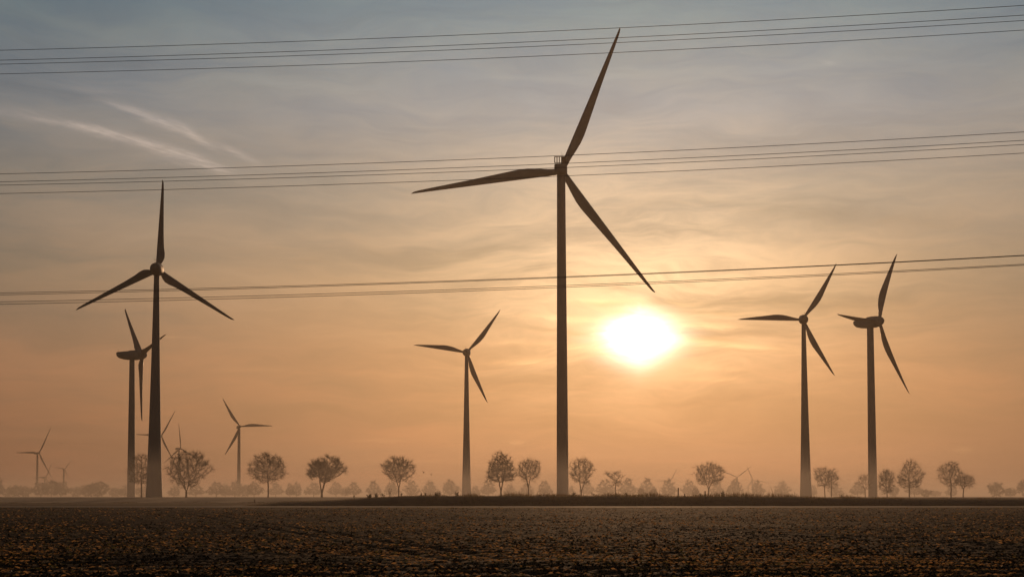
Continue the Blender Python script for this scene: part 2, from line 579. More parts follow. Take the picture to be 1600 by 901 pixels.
def turbine(label, base, hubz, R, yaw, phase, rb, rt, kind, chord, ov=5.0, pitch=2.0, bend=1.0, base_z=ROOT_Z - .4, tower_shape=None, fine=True, lean=0.0):
    yaw = math.radians(yaw)
    tl = math.radians(5)
    T = thing('wind_turbine', label, 'wind turbine', (base[0], base[1], base_z), 'wind turbines on the plain')
    H = hubz - base_z
    n = np.array([math.sin(yaw) * math.cos(tl), math.cos(yaw) * math.cos(tl), math.sin(tl)])
    r = np.array([math.cos(yaw), -math.sin(yaw), 0.0])
    u = np.cross(r, n)
    top = np.array([0, 0, H])
    sc = R / 36.0
    # tower
    k = 40 if fine else 14
    top_r = rt
    Ht = H - (1.9 if kind == 'egg' else 2.0) * (1 if kind == 'box' else min(sc, 1.25))
    shp = tower_shape or (lambda s: s)
    mb = MB()
    rings = []
    for s in np.linspace(0, 1, 25):
        rad = rb + (top_r - rb) * shp(s)
        cx = lean * s
        rings.append([(cx + rad * math.cos(a), rad * math.sin(a), Ht * s) for a in np.arange(k) * 2 * math.pi / k])
    mb.loft(rings)
    tower = mb.build('tower', M_PAINT, T)
    sharp(tower, 50)
    if fine:
        # flange collars between the tower sections
        for s in ((.27, .52, .77) if kind == 'box' else (.33, .66)):
            rad = rb + (top_r - rb) * shp(s) + .05
            fl = MB()
            fl.loft([[(lean * s + rr * math.cos(a), rr * math.sin(a), Ht * s + dz) for a in np.arange(k) * 2 * math.pi / k]
                     for rr, dz in ((rad - .06, -.14), (rad, -.12), (rad, .12), (rad - .06, .14))], cap=False)
            fl.build('flange', M_PAINT, tower)
    top = top + np.array([lean, 0, 0])
    hub = top + n * ov
    nm = MB()
    if kind == 'box':
        # long boxed nacelle with rounded edges, the hub ahead of it
        st = [(-9.2, 2.6, 1.6, .1), (-8.9, 2.95, 2.0, .1), (-6, 3.05, 2.2, .1), (0, 3.05, 2.3, .05), (ov - 3.0, 2.9, 2.2, 0), (ov - 2.5, 2.2, 1.9, 0)]
        lathe_along(nm, top, n, r, u, st, 28, 5.5)
        nac = nm.build('nacelle', M_PAINT, T)
        sharp(nac, 40)
        # radiator above the tail: frame with upright panels
        cm = MB()
        ax = [r, n, u]
        c0 = top - n * 7.6
        for xx in (-2.75, -1.65, -.55, .55, 1.65, 2.75):
            cm.box(c0 + r * xx + u * 3.95, (.42, .9, 3.1), ax, .05)
        cm.box(c0 + u * 5.45, (5.9, .9, .28), ax, .05)
        cm.box(c0 + u * 2.55, (5.9, .9, .28), ax, .05)
        cool = cm.build('cooler', M_DARK, nac)
        sharp(cool, 30)
        for xx in (1.1, 2.2):
            pm = MB()
            pm.box(c0 + r * xx + u * 3.95, (.66, .16, 2.7), ax)
            pm.build('cooler_panel', M_DARK, nac, smooth=False)
        am = MB()
        for xx, hh in ((.4, 2.1), (1.2, 1.3)):
            am.rod(c0 + r * xx + u * 5.5, c0 + r * xx + u * (5.5 + hh), .06, .04)
            am.box(c0 + r * xx + u * (5.5 + hh), (.35, .12, .12), ax)
        am.build('weather_mast', M_DARK, nac)
        hr = 2.0
        st = [(-2.2, 1.85, 1.85, 0), (-1.2, 2.1, 2.1, 0), (.3, 2.1, 2.1, 0), (1.4, 1.75, 1.75, 0), (2.1, 1.1, 1.1, 0), (2.4, .4, .4, 0)]
        r0 = 1.5
    elif kind == 'egg':
        q = min(sc, 1.25)
        # boat-shaped nacelle: flat back, widest right behind the hub
        st = [(-8.2, .8, .75, 1.15), (-7.95, 1.3, 1.1, .95), (-7.0, 1.75, 1.6, .55), (-5.0, 2.15, 2.0, .25), (-2.5, 2.45, 2.3, .05), (0.5, 2.6, 2.5, 0),
              (2.2, 2.65, 2.6, 0), (3.2, 2.5, 2.5, 0)]
        st = [(d * q, w * q, h * q, z * q) for d, w, h, z in st]
        lathe_along(nm, top, n, r, u, st, 24, 2.3)
        nac = nm.build('nacelle', M_PAINT, T)
        am = MB()
        c0 = top - n * 7.2 * q + u * 1.6 * q
        am.rod(c0, c0 + u * 2.0 * q, .07, .05)
        am.rod(c0 + u * 1.9 * q - r * .5, c0 + u * 1.9 * q + r * .5, .05)
        am.build('weather_mast', M_DARK, nac)
        am = MB()
        am.box(top + n * 0.2 * q + u * 2.45 * q, (1.5 * q, 3.0 * q, .4), [r, n, u], .1)
        am.build('roof_hatch', M_PAINT, nac)
        st = [(-1.9 * q, 2.45 * q, 2.45 * q, 0), (-.6 * q, 2.4 * q, 2.4 * q, 0), (.8 * q, 2.1 * q, 2.1 * q, 0), (1.8 * q, 1.5 * q, 1.5 * q, 0), (2.4 * q, .8 * q, .8 * q, 0), (2.6 * q, .2, .2, 0)]
        r0 = 1.6 * q
    else:
        q = min(sc, 1.35)
        st = [(-7.5, 1.2, 1.3, .2), (-7.1, 1.5, 1.6, .2), (-3, 1.65, 1.75, .1), (1, 1.65, 1.75, 0), (ov / q - 1.7, 1.4, 1.5, 0)]
        st = [(d * q, w * q, h * q, z * q) for d, w, h, z in st]
        lathe_along(nm, top, n, r, u, st, 16, 4)
        nac = nm.build('nacelle', M_PAINT, T)
        st = [(-1.6 * q, 1.5 * q, 1.5 * q, 0), (0, 1.6 * q, 1.6 * q, 0), (1.2 * q, 1.2 * q, 1.2 * q, 0), (1.8 * q, .4 * q, .4 * q, 0)]
        r0 = 1.1 * q
    hm = MB()
    lathe_along(hm, hub, n, r, u, st, 24 if fine else 14, 2.0)
    hm.build('hub', M_PAINT, T)
    for kk in range(3):
        a = math.radians(phase + 120 * kk)
        er = math.cos(a) * r + math.sin(a) * u
        el = -math.sin(a) * r + math.cos(a) * u
        add_blade(T, hub, er, el, n, R, r0, chord, pitch, bend)
    return T


concave = lambda s: s ** .72
turb = []


def put(label, D, tower_px, hub_px, hub_py, R, yaw, phase, wb, wt, kind, chord, **kw):
    """stand a turbine at distance D; widths of the tower foot and top as seen, in photo pixels"""
    p = at(tower_px, hub_py, D)
    b = (p[0], D)
    rb = wb / F * D / 2
    rt = wt / F * D / 2
    h = at(hub_px, hub_py, D)
    return turbine(label, b, h[2] - kw.get('ov', 5.0) * math.sin(math.radians(5)), R, yaw, phase, rb, rt, kind, chord, **{**dict(), **kw})


put('tallest wind turbine with a boxy nacelle and pillar-like tower, beside the sun', 800, 878.6, 874.5, 263.5, 75.5, 4, 67.3, 18.5, 13.2, 'box', chord_v, ov=6.5, pitch=0, bend=1.5, lean=-.6,
    tower_shape=lambda s: float(sstep(.0, 1.0, s) * .5 + .5 * s))
put('dark wind turbine with one blade straight up and the thickest tapered tower foot', 646, 243.4, 246.3, 419.0, 35.7, -7.5, 87.0, 26.5, 8.0, 'egg', chord_e, ov=5.0, pitch=0, lean=.35, tower_shape=concave)
put('wind turbine turned sideways, its tower close beside the thickest tapered tower', 1014, 206.5, 219, 553.5, 42.6, 58.4, 12.5, 12.5, 8.0, 'egg', chord_e, ov=6.5, pitch=102)
put('wind turbine on a slender tapered tower standing alone between trees, nearest left of the sun', 1124, 729, 729, 549.6, 37.2, 3, 51.8, 15.5, 5.2, 'egg', chord_o, ov=4.2, pitch=0, tower_shape=concave)
put('wind turbine with a level blade and a cone-shaped tower, first one right of the sun', 909, 1257.5, 1255.6, 497.8, 35.9, 6, 59.2, 19.0, 6.3, 'egg', chord_o, ov=4.4, pitch=0, lean=-.7, tower_shape=concave)
put('wind turbine with its nacelle seen side-on, furthest right of all', 929, 1361.8, 1372.5, 502.6, 47.0, 133, 119.8, 14.0, 10.2, 'egg', chord_o, ov=5.6, pitch=72, bend=2.0, lean=-.8)
put('pale wind turbine with one level blade rising behind the misty tree row', 2290, 373.6, 374.3, 666.0, 45.8, 158.6, 358.5 + 60, 6.2, 4.0, 'plain', chord_o, ov=5, fine=False)
put('hazy wind turbine above the low wood, furthest left of all', 3725, 58.5, 60.5, 707.2, 65.5, 21.8, 58.9, 4.6, 2.6, 'plain', chord_v, ov=6, fine=False)
put('hazy wind turbine standing behind the wide forked bare tree', 3380, 279.6, 281, 700.2, 53.4, 25.7, 93.2, 4.4, 2.6, 'plain', chord_v, ov=6, fine=False)
put('hazy wind turbine mostly hidden by the thickest tapered tower', 2680, 249, 251, 680.4, 49.0, 19, 56.5, 5.4, 3.2, 'plain', chord_v, ov=6, fine=False)
put('small faint wind turbine right of the low wood, second from the left edge', 4300, 99.8, 100.4, 732.2, 30.5, 12, 50.9, 3.4, 2.4, 'plain', chord_v, ov=5, fine=False)
put('faintest small wind turbine half sunk behind the low wood', 4800, 70, 71, 745.4, 50, 25.4, 61.2, 3.2, 2.2, 'plain', chord_v, ov=5, fine=False)
put('faint wind turbine showing one blade above a misty round tree', 5000, 1046, 1046.5, 751.4, 47.5, 26.4, 57.9, 3.0, 2.2, 'plain', chord_v, ov=5, fine=False)
put('faint wind turbine spreading two blades above a misty pointed tree', 4700, 1151.5, 1151.8, 745.0, 51.3, 6, 37.6, 3.2, 2.2, 'plain', chord_v, ov=5, fine=False)
put('faint wind turbine, lower one of the far pair below the sun on the right', 4900, 1175.5, 1176.4, 749.8, 47.3, 24, 112.7, 3.0, 2.2, 'plain', chord_v, ov=5, fine=False)

# ------------------------------------------------------------------ power line
WIRES = [
    # three (px, py) sights per cable, lateral offset, label
    ([(0, 78.9), (700, 55.9), (1600, 8.8)], 0.0, 'overhead cable, topmost of all, first of the upper four'),
    ([(0, 94.4), (700, 71.3), (1600, 24.0)], 0.0, 'overhead cable, second from the top among the upper four'),
    ([(0, 100.6), (700, 78.5), (1600, 32.4)], 3.2, 'overhead cable, third from the top among the upper four'),
    ([(0, 115.8), (700, 93.9), (1600, 47.3)], 3.2, 'overhead cable, lowest of the upper four'),
    ([(0, 271.8), (880, 243.1), (1600, 206.3)], 0.0, 'overhead cable, topmost of the middle four, near the tallest hub'),
    ([(0, 284.1), (880, 255.5), (1600, 219.4)], 0.0, 'overhead cable, second of the middle four, behind the tallest hub'),
    ([(0, 289.4), (880, 262.0), (1600, 225.9)], 3.2, 'overhead cable, third of the middle four, crossing the tallest hub'),
    ([(0, 302.5), (880, 275.0), (1600, 239.3)], 3.2, 'overhead cable, lowest of the middle four, just under the tallest hub'),
    ([(0, 457.5), (800, 435.2), (1600, 398.6)], 0.0, 'overhead cable, upper strand of the upper pair in the lowest set'),
    ([(0, 460.4), (800, 436.6), (1600, 399.4)], 0.5, 'overhead cable, lower strand of the upper pair in the lowest set'),
    ([(0, 471.4), (800, 449.0), (1600, 412.6)], 3.2, 'overhead cable, upper strand of the lower pair in the lowest set'),
    ([(0, 475.1), (800, 451.9), (1600, 414.2)], 3.7, 'overhead cable, lowest strand of all, nearest above the sun'),
]
for pts, off, lab in WIRES:
    co = np.polyfit([p[0] for p in pts], [p[1] for p in pts], 2)
    P = []
    for px in np.linspace(-2600, 4200, 120):
        xx = min(max(px, -900), 2500)
        py = np.polyval(co, xx) + np.polyval(np.polyder(co), xx) * (px - xx)
        inv = (1 / 122.0) * (1 - px / 1600) + (1 / 110.0) * (px / 1600)
        P.append(at(px, py, 1 / inv + off))
    P = np.array(P)
    cen = P[60].copy()
    mb = MB()
    k = 6
    rings = []
    for i in range(len(P)):
        d = P[min(i + 1, len(P) - 1)] - P[max(i - 1, 0)]
        d /= np.linalg.norm(d)
        s = np.cross(d, [0, 0, 1.0])
        s /= np.linalg.norm(s)
        t = np.cross(s, d)
        rings.append([P[i] - cen + .020 * (math.cos(a) * s + math.sin(a) * t) for a in np.arange(k) * 2 * math.pi / k])
    mb.loft(rings)
    ob = mb.build('power_cable', M_WIRE)
    ob.location = cen
    tag(ob, lab, 'power cable', 'overhead cables crossing the sky')


# ------------------------------------------------------------------ trees
def grow(seed, h, w, crown0, shape='round', forks=1, fork_z=None, lean=(0, 0), nattr=480, step=.45, spread=.25, clumps=0, base_r=.34, narrow=1.0, inner=.2, point=.18):
    """bare tree skeleton by space colonisation. returns nodes, parent index, radius"""
    r = np.random.default_rng(seed)
    cz = (crown0 + h) / 2
    rz = (h - crown0) / 2
    pts = []
    cl = r.normal(0, 1, (clumps, 3)) * np.array([w * .27, w * .27 * narrow, rz * .55]) + np.array([lean[0], lean[1], cz]) if clumps else None
    while len(pts) < nattr:
        p = r.uniform(-1, 1, 3)
        q = p[2]
        if shape == 'round':
            lim = math.sqrt(max(0, 1 - q * q))
            lim = max(lim, .42) if q < 0 else lim
        elif shape == 'flat':         # broad, flattened top
            lim = (1 - abs(q) ** 3.0) ** .5 * (1.0 if q > -.3 else .9)
        elif shape == 'vase':         # widest high up
            lim = max(0, 1 - ((q - .25) / (.75 if q > .25 else 1.25)) ** 2) ** .5
        elif shape == 'egg':          # widest low, pointed top
            lim = max(0, 1 - ((q + .35) / (1.35 if q > -.35 else .65)) ** 2) ** .5
            lim *= 1.0 if q < -.35 else 1 - point * ((q + .35) / 1.35)
        else:
            lim = 1
        rr = math.hypot(p[0], p[1])
        if rr > lim:
            continue
        if rr < lim * .55 and r.random() < inner:
            continue
        c = np.array([p[0] * w / 2 + lean[0] * (.5 + .5 * q + .5), p[1] * w / 2 * narrow + lean[1], cz + q * rz])
        wob = .70 + .52 * vnoise(np.array([math.atan2(p[1], p[0]) * 1.3 + 7]), np.array([q * 2.2 + seed]), seed)[0]
        c[:2] *= wob
        if clumps:
            if np.min(np.linalg.norm((c - cl) / np.array([1, 1, .6]), axis=1)) > w * .17:
                continue
        pts.append(c)
    A = np.array(pts)
    nodes = [np.zeros(3)]
    par = [-1]
    fz = fork_z if fork_z is not None else crown0 * .9
    z = 0
    cur = 0
    off = np.zeros(2)
    while z < fz:
        z += step
        off = off + r.normal(0, .03, 2) + np.array(lean) * step / max(h, 1) * .6
        nodes.append(np.array([off[0], off[1], z]))
        par.append(cur)
        cur = len(nodes) - 1
    stem = cur
    a0 = r.uniform(0, 2 * math.pi)
    if forks > 1:
        for kf in range(forks):
            a = a0 + 2 * math.pi * kf / forks + r.normal(0, .2)
            if forks == 2:
                a = (0 if kf == 0 else math.pi) + r.normal(0, .25)
            cur = stem
            p = nodes[stem].copy()
            d = np.array([math.cos(a) * spread, math.sin(a) * spread * narrow, 1.0])
            d /= np.linalg.norm(d)
            while p[2] < crown0 + rz * .45:
                d = d + np.array([r.normal(0, .05), r.normal(0, .05), .015])
                d /= np.linalg.norm(d)
                p = p + d * step
                nodes.append(p.copy())
                par.append(cur)
                cur = len(nodes) - 1
    else:
        p = nodes[stem].copy()
        d = np.array([0, 0, 1.0])
        while p[2] < crown0 + rz * .7:
            d = d + np.array([r.normal(0, .05) + lean[0] * .004, r.normal(0, .05), .02])
            d /= np.linalg.norm(d)
            p = p + d * step
            nodes.append(p.copy())
            par.append(cur)
            cur = len(nodes) - 1
    N = np.array(nodes)
    alive = np.ones(len(A), bool)
    near = np.full(len(A), -1)
    nd = np.full(len(A), 1e9)
    ok = N[:, 2] > fz * .92

    def upd(start):
        M = N[start:]
        okk = ok[start:]
        if not len(M):
            return
        d = np.linalg.norm(A[:, None] - M[None], axis=2)
        d[:, ~okk] = 1e9
        j = d.argmin(1)
        dm = d[np.arange(len(A)), j]
        b = dm < nd
        nd[b] = dm[b]
        near[b] = j[b] + start
    upd(0)
    kill = step * 1.5
    for it in range(150):
        act = alive & (near >= 0)
        if not act.any():
            break
        start = len(N)
        newp, newpar = [], []
        for k in np.unique(near[act]):
            s = act & (near == k)
            v = A[s] - N[k]
            v = (v / (np.linalg.norm(v, axis=1, keepdims=True) + 1e-6)).sum(0)
            if par[k] >= 0:
                pd = N[k] - N[par[k]]
                v = v / (np.linalg.norm(v) + 1e-6) + pd / (np.linalg.norm(pd) + 1e-6) * .55
            v = v + r.normal(0, .16, 3) + np.array([0, 0, .06])
            v /= np.linalg.norm(v) + 1e-6
            newp.append(N[k] + v * step)
            newpar.append(int(k))
        N = np.concatenate([N, np.array(newp)])
        par += newpar
        ok = np.concatenate([ok, np.ones(len(newp), bool)])
        upd(start)
        alive &= nd > kill
        if len(N) > 2600:
            break
    n = len(N)
    acc = np.zeros(n)
    kids = np.zeros(n, int)
    for i in range(n - 1, -1, -1):
        if kids[i] == 0:
            acc[i] = 1.0
        if par[i] >= 0:
            acc[par[i]] += acc[i]
            kids[par[i]] += 1
    rad = acc ** .50
    rad = rad / rad[0] * base_r
    rad = np.maximum(rad, .020)
    return N, np.array(par), rad, kids, r


def tree_meshes(N, par, rad, kids, r, base_r, twigs=4, twig_len=(.8, 2.2), twig_r=.019, leaves=0, up=.35):
    twigs = max(3, int(twigs * 1.65))
    ch = np.where(par >= 0)[0]
    P0, P1 = N[par[ch]], N[ch]
    R0, R1 = rad[par[ch]], rad[ch]
    # a child starts no thicker than the branch it becomes
    R0 = np.minimum(R0, R1 * 1.35)
    flare = 1 + .5 * np.exp(-P0[:, 2] / .5)
    R0 = R0 * flare
    big = R1 > base_r * .33
    tv, tq = tubes(P0[big], P1[big], R0[big], R1[big], 7)
    vs, qs, nn = [], [], 0
    a, b = tubes(P0[~big], P1[~big], R0[~big], R1[~big], 4)
    vs.append(a)
    qs.append(b)
    nn += len(a)
    thin = np.where((rad < base_r * .22) & (par >= 0))[0]
    reps = np.repeat(thin, np.where(kids[thin] == 0, twigs + 2, max(1, twigs - 1)))
    d = N[reps] - N[par[reps]]
    d /= np.linalg.norm(d, axis=1, keepdims=True)
    d = d + r.normal(0, .42, d.shape) + np.array([0, 0, up])
    d /= np.linalg.norm(d, axis=1, keepdims=True)
    L = r.uniform(*twig_len, len(reps))
    m = N[reps] + d * (L * .5)[:, None]
    e = m + (d + r.normal(0, .25, d.shape)) * (L * .5)[:, None]
    t0 = np.full(len(reps), twig_r)
    a, b = tubes(N[reps], m, t0, t0 * .8, 3)
    vs.append(a)
    qs.append(b + nn)
    nn += len(a)
    a, b = tubes(m, e, t0 * .8, t0 * .45, 3)
    vs.append(a)
    qs.append(b + nn)
    nn += len(a)
    nleaf = 0
    if leaves:
        sel = r.choice(len(reps), leaves)
        c = m[sel] + (e[sel] - m[sel]) * r.random((leaves, 1)) + r.normal(0, .1, (leaves, 3))
        s1 = r.normal(0, 1, (leaves, 3))
        s1 /= np.linalg.norm(s1, axis=1, keepdims=True)
        s2 = np.cross(s1, r.normal(0, 1, (leaves, 3)))
        s2 /= np.linalg.norm(s2, axis=1, keepdims=True)
        sz = r.uniform(.05, .12, (leaves, 1))
        v = np.stack([c - s1 * sz * 1.4, c + s2 * sz, c + s1 * sz * 1.4, c - s2 * sz], 1).reshape(-1, 3)
        vs.append(v)
        qs.append(np.arange(leaves * 4).reshape(-1, 4) + nn)
        nleaf = leaves
    q = np.concatenate(qs)
    mi = np.zeros(len(q), int)
    if nleaf:
        mi[-nleaf:] = 1
    return (tv, tq), (np.concatenate(vs), q, mi)


def near_tree(label, px, base_py, top_py, x0, x1, crown_py, D, seed, **kw):
    twk = {k: kw.pop(k) for k in ('twigs', 'twig_len', 'twig_r', 'leaves', 'up') if k in kw}
    m = D / F
    base = np.array([at(px, 775, D)[0], D, ROOT_Z])
    h = at(px, top_py, D)[2] - ROOT_Z
    c0 = max(1.2, at(px, crown_py + 6.5, D)[2] - ROOT_Z)
    w = (x1 - x0) * m
    off = ((x0 + x1) / 2 - px) * m
    br = kw.get('base_r', .34)
    T = thing('bare_tree', label, 'tree', base, 'bare trees in the nearer row')
    N, par, rad, kids, r = grow(seed, h * .97, w * .95, c0, lean=(off, 0), **kw)
    (tv, tq), (cv, cq, mi) = tree_meshes(N, par, rad, kids, r, br, **twk)
    mesh_np('trunk', tv, [tq], M_BARK, T)
    mesh_np('crown', cv, [cq], [M_TWIG, M_LEAF], T, mat_idx=mi)
    return T


G = 776
near_tree('slim bare tree showing between the two dark towers', 221, G, 706, 197, 244, 752, 700, 101, shape='egg', forks=1, fork_z=5.0, nattr=420, base_r=.30)
near_tree('wide bare tree forking low, close beside the thickest tapered tower', 291, G, 702, 257, 331, 757, 640, 102, shape='round', forks=4, fork_z=2.2, spread=.55, nattr=620, base_r=.36, twigs=4)
near_tree('round bare tree on a straight single trunk, right of the pale turbine', 419, G, 706, 386, 450, 748, 680, 103, shape='round', forks=1, nattr=640, base_r=.30, twigs=4, leaves=2500)
near_tree('broad flat-topped bare tree, densest of all, on a double trunk', 503, G, 709, 465, 539, 748, 660, 104, shape='round', forks=2, fork_z=1.2, spread=.12, nattr=900, base_r=.42, twigs=7, leaves=3500, inner=.1, clumps=16, up=.5)
near_tree('bare tree with a narrow V trunk beside the flying birds', 623, G, 711, 596, 649, 747, 690, 105, shape='round', forks=2, fork_z=3.4, spread=.22, nattr=520, base_r=.30, twigs=5)
near_tree('tallest dense bare tree, bigger of the pair left of the tallest tower', 783, G, 704, 757, 808, 749, 690, 106, shape='egg', forks=2, fork_z=2.0, spread=.14, nattr=640, base_r=.36, twigs=6)
near_tree('bare tree with a leaning crown, smaller of the pair left of the tallest tower', 825, G, 716, 806, 850, 748, 700, 107, shape='vase', forks=3, fork_z=3.5, spread=.4, nattr=420, base_r=.28)
near_tree('bare forked tree close against the right side of the tallest tower', 908, G, 714, 888, 930, 752, 700, 108, shape='vase', forks=2, fork_z=2.2, spread=.3, nattr=430, base_r=.28)
near_tree('small bare tree with a thin trunk and ragged clumped crown', 962, G, 726, 944, 978, 756, 720, 109, shape='vase', forks=1, nattr=260, clumps=7, base_r=.20, twigs=6, leaves=700)
near_tree('umbrella-crowned bare tree beside the wooden posts on the bank', 1107, G, 722, 1083, 1132, 753, 720, 110, shape='flat', forks=3, fork_z=3.0, spread=.5, nattr=480, base_r=.28)
near_tree('bare tree, larger of the twin trees right of the cone-shaped tower', 1289, G, 729, 1270, 1304, 756, 740, 111, shape='vase', forks=3, fork_z=4.6, spread=.6, nattr=330, base_r=.22)
near_tree('bare tree, smaller of the twin trees right of the cone-shaped tower', 1299, G, 731, 1289, 1312, 757, 745, 112, shape='round', forks=1, fork_z=5.0, nattr=260, base_r=.20)
near_tree('thin bare tree half hidden by the tower furthest right', 1352, G, 739, 1339, 1366, 760, 790, 113, shape='vase', forks=2, fork_z=3, spread=.4, nattr=240, base_r=.18, twigs=3)
near_tree('narrow oval bushy tree just right of the tower furthest right', 1386, G, 732, 1374, 1398, 766, 720, 114, shape='round', forks=3, fork_z=1.0, spread=.12, nattr=420, base_r=.22, twigs=6, leaves=1500)
near_tree('bare tree with upswept branches, taller right neighbour of the narrow bushy tree', 1421, G, 717, 1400, 1444, 758, 710, 115, shape='egg', forks=1, fork_z=4.0, nattr=480, base_r=.28, up=.5)
near_tree('bare tree, taller one of the overlapping pair at the right end of the row', 1486, G, 719, 1465, 1507, 755, 720, 116, shape='round', forks=1, fork_z=5, nattr=430, base_r=.26)
near_tree('low bare tree leaning right, end tree of the nearer row', 1505, G, 741, 1491, 1526, 757, 715, 117, shape='flat', forks=2, fork_z=3.2, spread=.5, nattr=270, base_r=.24)

# far row: a few grown kinds, then copies
PROTO = {}


def far_proto(key, seed, h, w, c0, shape, forks, twigs, nattr=260):
    N, par, rad, kids, r = grow(seed, h, w, c0, shape=shape, forks=forks, fork_z=c0 * .8, nattr=nattr, step=.7, base_r=.38, spread=.3, point=.38)
    (tv, tq), (cv, cq, mi) = tree_meshes(N, par, rad, kids, r, .38, twigs=twigs, twig_len=(.9, 2.2), twig_r=.030)
    PROTO[key] = dict(h=h, w=w, trunk=(tv, tq), crown=(cv, cq), obs=None)


far_proto('A', 201, 18, 17, 2.2, 'egg', 1, 14)
far_proto('B', 202, 18, 17, 1.2, 'egg', 2, 14)
far_proto('C', 203, 18, 19, 1.5, 'egg', 3, 15)
far_proto('D', 204, 14, 19, .8, 'round', 4, 17)
far_proto('E', 205, 14, 21, .8, 'flat', 4, 17)


def far_tree(label, px, width, top_py, kind, D=1650, group='misty trees in the far row'):
    P = PROTO[kind]
    b = at(px, 775, D)
    z0 = float(ground_z(D)) - .1
    h = at(px, top_py, D)[2] - z0
    w = width / F * D
    if P['obs'] is None:
        T = thing('tree', label, 'tree', (0, 0, 0), group)
        c = [mesh_np('trunk', P['trunk'][0], [P['trunk'][1]], M_BARK, T), mesh_np('crown', P['crown'][0], [P['crown'][1]], M_TWIG, T)]
        P['obs'] = (T, c)
    else:
        T0, c0 = P['obs']
        T = T0.copy()
        COL.objects.link(T)
        for c in c0:
            d = c.copy()
            COL.objects.link(d)
            d.parent = T
        tag(T, label, 'tree', group)
    T.location = (b[0], D, z0)
    T.rotation_euler = (0, 0, random.uniform(0, 6.28))
    s = w / P['w']
    T.scale = (s, s, h / P['h'])
    return T


